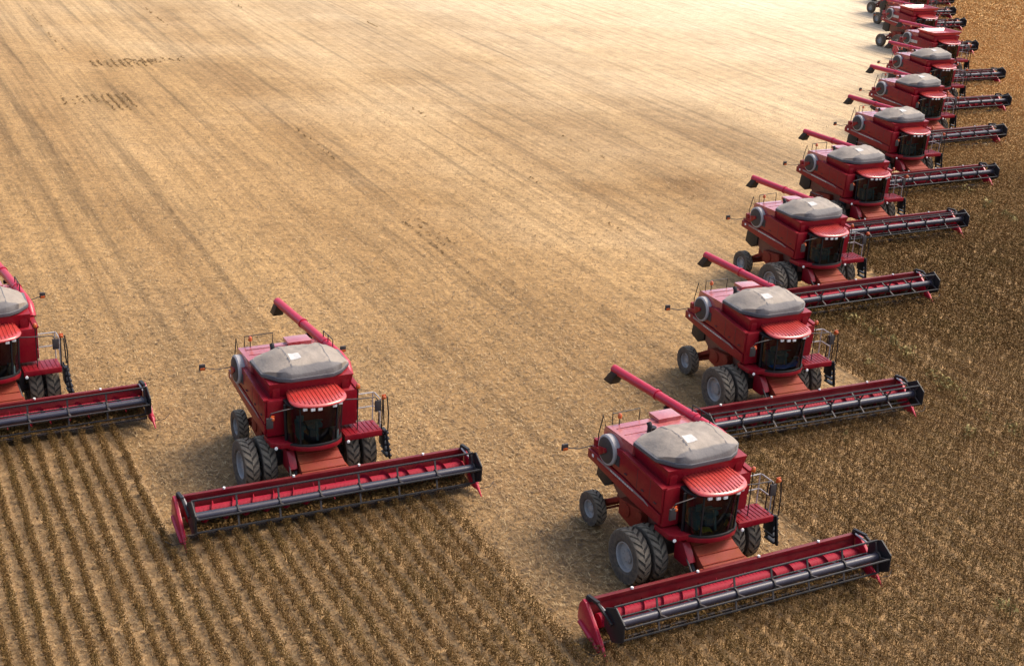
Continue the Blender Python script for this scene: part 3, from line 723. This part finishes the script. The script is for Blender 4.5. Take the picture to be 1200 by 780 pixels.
    for k in range(7):
        y = -3.9+k*1.3
        b.beam((1.97, y, 1.1), (2.02, y, .46), .08, .06)
    hd = b.build('header', M['header'], root, bevel=.012)
    b = MB(); b.prism([(2.065, .53), (2.09, .54), (2.24, .37), (2.64, .28), (2.64, .25), (2.22, .33)], -H+.03, H-.03); b.build('header_pan', M['pan'], hd, smooth=0)
    for sgn in (-1, 1):
        b = MB(); b.prism([(1.78, .62), (1.84, 1.08), (1.98, 1.27), (2.12, 1.25), (2.5, .94), (2.80, .68), (3.02, .46), (3.04, .24), (2.6, .20), (2.1, .36)], sgn*(H-.0), sgn*(H+.11))
        b.tube([(1.9, sgn*(H+.10), .55), (2.5, sgn*(H+.12), .42), (3.0, sgn*(H+.10), .24)], .07, 8)
        b.build('end_plate', M['pink'], hd, bevel=.035)
        b = MB(); b.tube([(2.80, sgn*(H+.05), .50), (3.02, sgn*(H+.05), .38), (3.32, sgn*(H+.07), .12)], [.08, .06, .02], 10); b.build('crop_divider', M['pink'], hd, smooth=50)
        b = MB(); b.beam((1.98, sgn*(H-.06), 1.33), (2.5, sgn*(H-.06), 1.40), .10, .09); b.beam((2.45, sgn*(H-.06), 1.38), (3.2, sgn*(H-.06), 1.16), .07, .08)
        b.box((2.05, sgn*(H-.06), 1.28), (.16, .14, .12)); b.build('reel_arm', M['black'], hd, bevel=.01)
        b = MB(); b.tube([(2.15, sgn*(H-.14), 1.30), (2.75, sgn*(H-.14), 1.28)], .03, 8); b.build('reel_ram', M['steel'], hd, smooth=40)
        b = MB(); b.tube([(3.1, sgn*(H+.10), .30), (3.2, sgn*(H+.42), .36), (3.05, sgn*(H+.62), .44)], .012, 5); b.build('crop_lifter_rod', M['black'], hd, smooth=40)
        # reel end shield
        b = MB(); hexa = [(3.2+.53*math.cos(t), 1.14+.53*math.sin(t)) for t in [PI/6+k*PI/3 for k in range(6)]]
        b.prism(hexa, sgn*(H-.17), sgn*(H-.12)); b.build('reel_end_shield', M['black'], hd, bevel=.015)
    rg = np.random.default_rng(5); nq = 2600
    C = np.stack([rg.uniform(2.12, 2.66, nq), rg.uniform(-H+.15, H-.15, nq), np.zeros(nq)], 1)
    C[:, 2] = .30+(2.66-C[:, 0])*.14+rg.uniform(0, .16, nq)*(.4+.6*np.sin(C[:, 1]*2.3)**2)
    cp = quads_object('cut_plants', leaf_quads(C, .06, .6, rg), 4, M['crop']); cp.parent = hd; cp['kind'] = 'stuff'
    b = MB()                                                                                    # cutter bar with guards
    b.box((2.68, 0, .255), (.08, 2*H-.1, .05))
    for k in range(118):
        y = -H+.08+k*(2*H-.16)/117; b.add([(2.71, y-.02, .24), (2.71, y+.02, .24), (2.71, y, .28), (2.84, y, .25)], [(0, 1, 3), (1, 2, 3), (2, 0, 3), (0, 2, 1)])
    b.build('cutter_bar', M['dark'], hd, smooth=0)
    AX, AZ = 2.36, .76; b = MB(); hl = H-.18                                                                        # cross auger with left and right flights
    b.tube([(AX, -hl, AZ), (AX, hl, AZ)], .20, 18)
    def flight(y0, y1, hand):
        turns = abs(y1-y0)/.62; n = int(turns*18); r0, r1 = .185, .31; P = []
        for i in range(n+1):
            t = i/n; a = hand*2*PI*turns*t; y = y0+(y1-y0)*t
            P += [(AX+r0*math.cos(a), y, AZ+r0*math.sin(a)), (AX+r1*math.cos(a), y, AZ+r1*math.sin(a))]
        b.add(P, [(2*i, 2*i+1, 2*i+3, 2*i+2) for i in range(n)])
    flight(-hl, -.7, 1); flight(hl, .7, 1)
    for k in range(10):
        a = k*2.4; y = -.6+k*.13; b.tube([(AX+.18*math.cos(a), y, AZ+.18*math.sin(a)), (AX+.33*math.cos(a), y, AZ+.33*math.sin(a))], .012, 5)
    b.build('cross_auger', M['auger'], hd, smooth=40)
    ax, az = 3.20, 1.14; RL = (ax, 0, az)                                                       # reel, modelled about its own axis
    b = MB(); b.tube([(0, -hl, 0), (0, hl, 0)], .118, 18); b.build('reel_tube', M['tube'], hd, smooth=50, loc=RL)
    for j in range(4):
        a = j*PI/2; px_, pz_ = .47*math.cos(a), .47*math.sin(a); bt = MB()
        bt.tube([(px_, -hl, pz_), (px_, hl, pz_)], .03, 6)
        for k in range(74):
            y = -hl+.06+k*(2*hl-.12)/73; ux, uz = math.cos(a-2.0), math.sin(a-2.0)
            if j == 0: ux, uz = -.3, -.95
            bt.add([(px_-.008, y-.006, pz_), (px_+.008, y, pz_), (px_-.008, y+.006, pz_), (px_+ux*.18, y, pz_+uz*.18)], [(0, 1, 3), (1, 2, 3), (2, 0, 3)])
        bt.build('reel_bat', M['black'], hd, smooth=0, loc=RL)
    for k in range(8):
        b = MB(); y = -hl+.05+k*(2*hl-.1)/7
        b.tube([(0, y-.025, 0), (0, y+.025, 0)], .165, 16)
        for j in range(4):
            a = j*PI/2; b.beam((.1*math.cos(a), y, .1*math.sin(a)), (.475*math.cos(a), y, .475*math.sin(a)), .03, .055, up=(0, 1, 0))
        b.build('reel_spider', M['dark'], hd, smooth=0, loc=RL)
    for y in (-3.2, -1.05, 1.05, 3.2):
        b = MB(); b.lathe([(.001, 0), (.04, .0), (.04, .05), (.001, .05)], (2.02, y, 1.245), 8, 'z'); b.build('rail_cap', M['lamp'], hd, smooth=40)
    return root

GROUP = 'red combine harvesters cutting in echelon'
proto = make_combine()
# the machines at the far end carry no cover: same machine with an open hopper and a white emblem on its side
def bare_parts(root):
    b = MB(); z0, z1 = 3.76, 4.02
    out0 = [(-1.15, -1.30), (.55, -1.30), (.55, 1.30), (-1.15, 1.30)]; out1 = [(-1.32, -1.46), (.66, -1.44), (.66, 1.44), (-1.32, 1.46)]
    inn1 = [(-1.28, -1.41), (.62, -1.39), (.62, 1.39), (-1.28, 1.41)]; inn0 = [(-1.1, -1.22), (.5, -1.22), (.5, 1.22), (-1.1, 1.22)]
    b.loft([[(x, y, z0) for x, y in out0], [(x, y, z1) for x, y in out1], [(x, y, z1) for x, y in inn1], [(x, y, z0+.06) for x, y in inn0]], True)
    b.build('tank_extension', M['roof'], root, bevel=.01)
    for sgn in (-1, 1):
        b = MB(); x = -1.95
        for wx in (.14, .10, .12, .10, .05, .14, .12): b.box((x+wx/2, sgn*1.53, 3.0), (wx, .02, .22)); x += wx+.03
        b.build('side_emblem', M['white'], root, smooth=0)
def place(o, p): o.location = (p[0], p[1], 0); o.rotation_euler = (0, 0, p[2])
LAB = ['foreground red combine harvester leading the right-hand line, two yellow cloths in its cab',
       'red combine harvester with bright blue cloth in its cab, directly behind the foreground machine',
       'covered red combine harvester directly behind the one with blue cloth in its cab',
       'covered red combine harvester second behind the one with blue cloth in its cab',
       'covered red combine harvester third behind the one with blue cloth in its cab',
       'red combine harvester with pale tank cover, just ahead of the last covered one',
       'rearmost red combine harvester still wearing a pale cover, before the open-hopper ones',
       'nearest red combine harvester with uncovered hopper, partly hidden by the last covered one',
       'second uncovered red combine harvester, its rear wheel clear against pale straw',
       'third uncovered red combine harvester, its roof just below the top edge',
       'far red combine harvester showing little but its header end, just below the farthest',
       'farthest red combine harvester, only its header end touching the top edge']
SKIP = ('tank_cover',)
REEL = [108, 62, 70, 58, 66, 75, 60, 72, 64, 58, 70, 66]
def turn_reel(root, deg):                        # each reel stands at its own angle
    for h in root.children:
        if h.name.split('.')[0] == 'header':
            for c in h.children:
                if c.name.split('.')[0] in ('reel_tube', 'reel_bat', 'reel_spider'): c.rotation_euler = (0, -math.radians(deg), 0)
hs = []
for i, p in enumerate(LINE):
    if i == 0: o = proto
    else: o = copy_tree(proto, None, SKIP if i >= 7 else ())
    place(o, p); tag(o, LAB[i], 'combine harvester', GROUP); turn_reel(o, REEL[i]); hs.append(o)
bare_parts(hs[7])
for o in hs[7:]:                                 # these older machines carry a narrower header
    for chd in o.children:
        if chd.name.split('.')[0] == 'header': chd.scale = (1, .87, 1)
for o in hs[8:]:
    for chd in [c for c in hs[7].children if c.name.split('.')[0] in ('tank_extension', 'side_emblem')]: copy_tree(chd, o)
LL = ['red combine harvester apart on the left, seen whole with its wide header across uncut rows',
      'red combine harvester cut off by the left picture edge, its ladder side in view']
for p, lab in zip(LEFT, LL):
    o = copy_tree(proto); place(o, p); tag(o, lab, 'combine harvester', GROUP); turn_reel(o, 108 if p is LEFT[0] else 96); hs.append(o)

# cloths lying inside two of the cabs
def cloth(name, path, wd, mat, mp, label):
    b = MB(); rings = []
    for i, (x, y, z) in enumerate(path):
        k = .03*math.sin(i*2.1); rings.append([(x-wd, y, z+k), (x-wd*.3, y, z+.05+k), (x+wd*.3, y, z+.06-k), (x+wd, y, z+.02), (x+wd*.9, y, z-.012), (x-wd, y, z-.012)])
    b.loft(rings); o = b.build(name, mat, smooth=60); place(o, mp); tag(o, label, 'cloth'); return o
cloth('blue_cloth', [(1.18, -.60, 2.02), (1.27, -.42, 2.04), (1.30, -.2, 2.02), (1.30, .05, 2.05), (1.28, .3, 2.05), (1.16, .5, 2.20)], .16, M['blue'], LINE[1], 'bright blue cloth spread along the foot of a cab windscreen')
cloth('yellow_cloth', [(1.22, -.48, 2.0), (1.26, -.40, 2.04), (1.28, -.30, 2.05), (1.29, -.22, 2.0)], .12, M['yellow'], LINE[0], 'yellow cloth heap at the left foot of the foreground windscreen, the larger one')
cloth('yellow_cloth', [(1.24, .34, 2.0), (1.22, .42, 2.1), (1.2, .52, 2.18)], .08, M['yellow'], LINE[0], 'small yellow cloth at the right foot of the foreground windscreen, beside the platform')
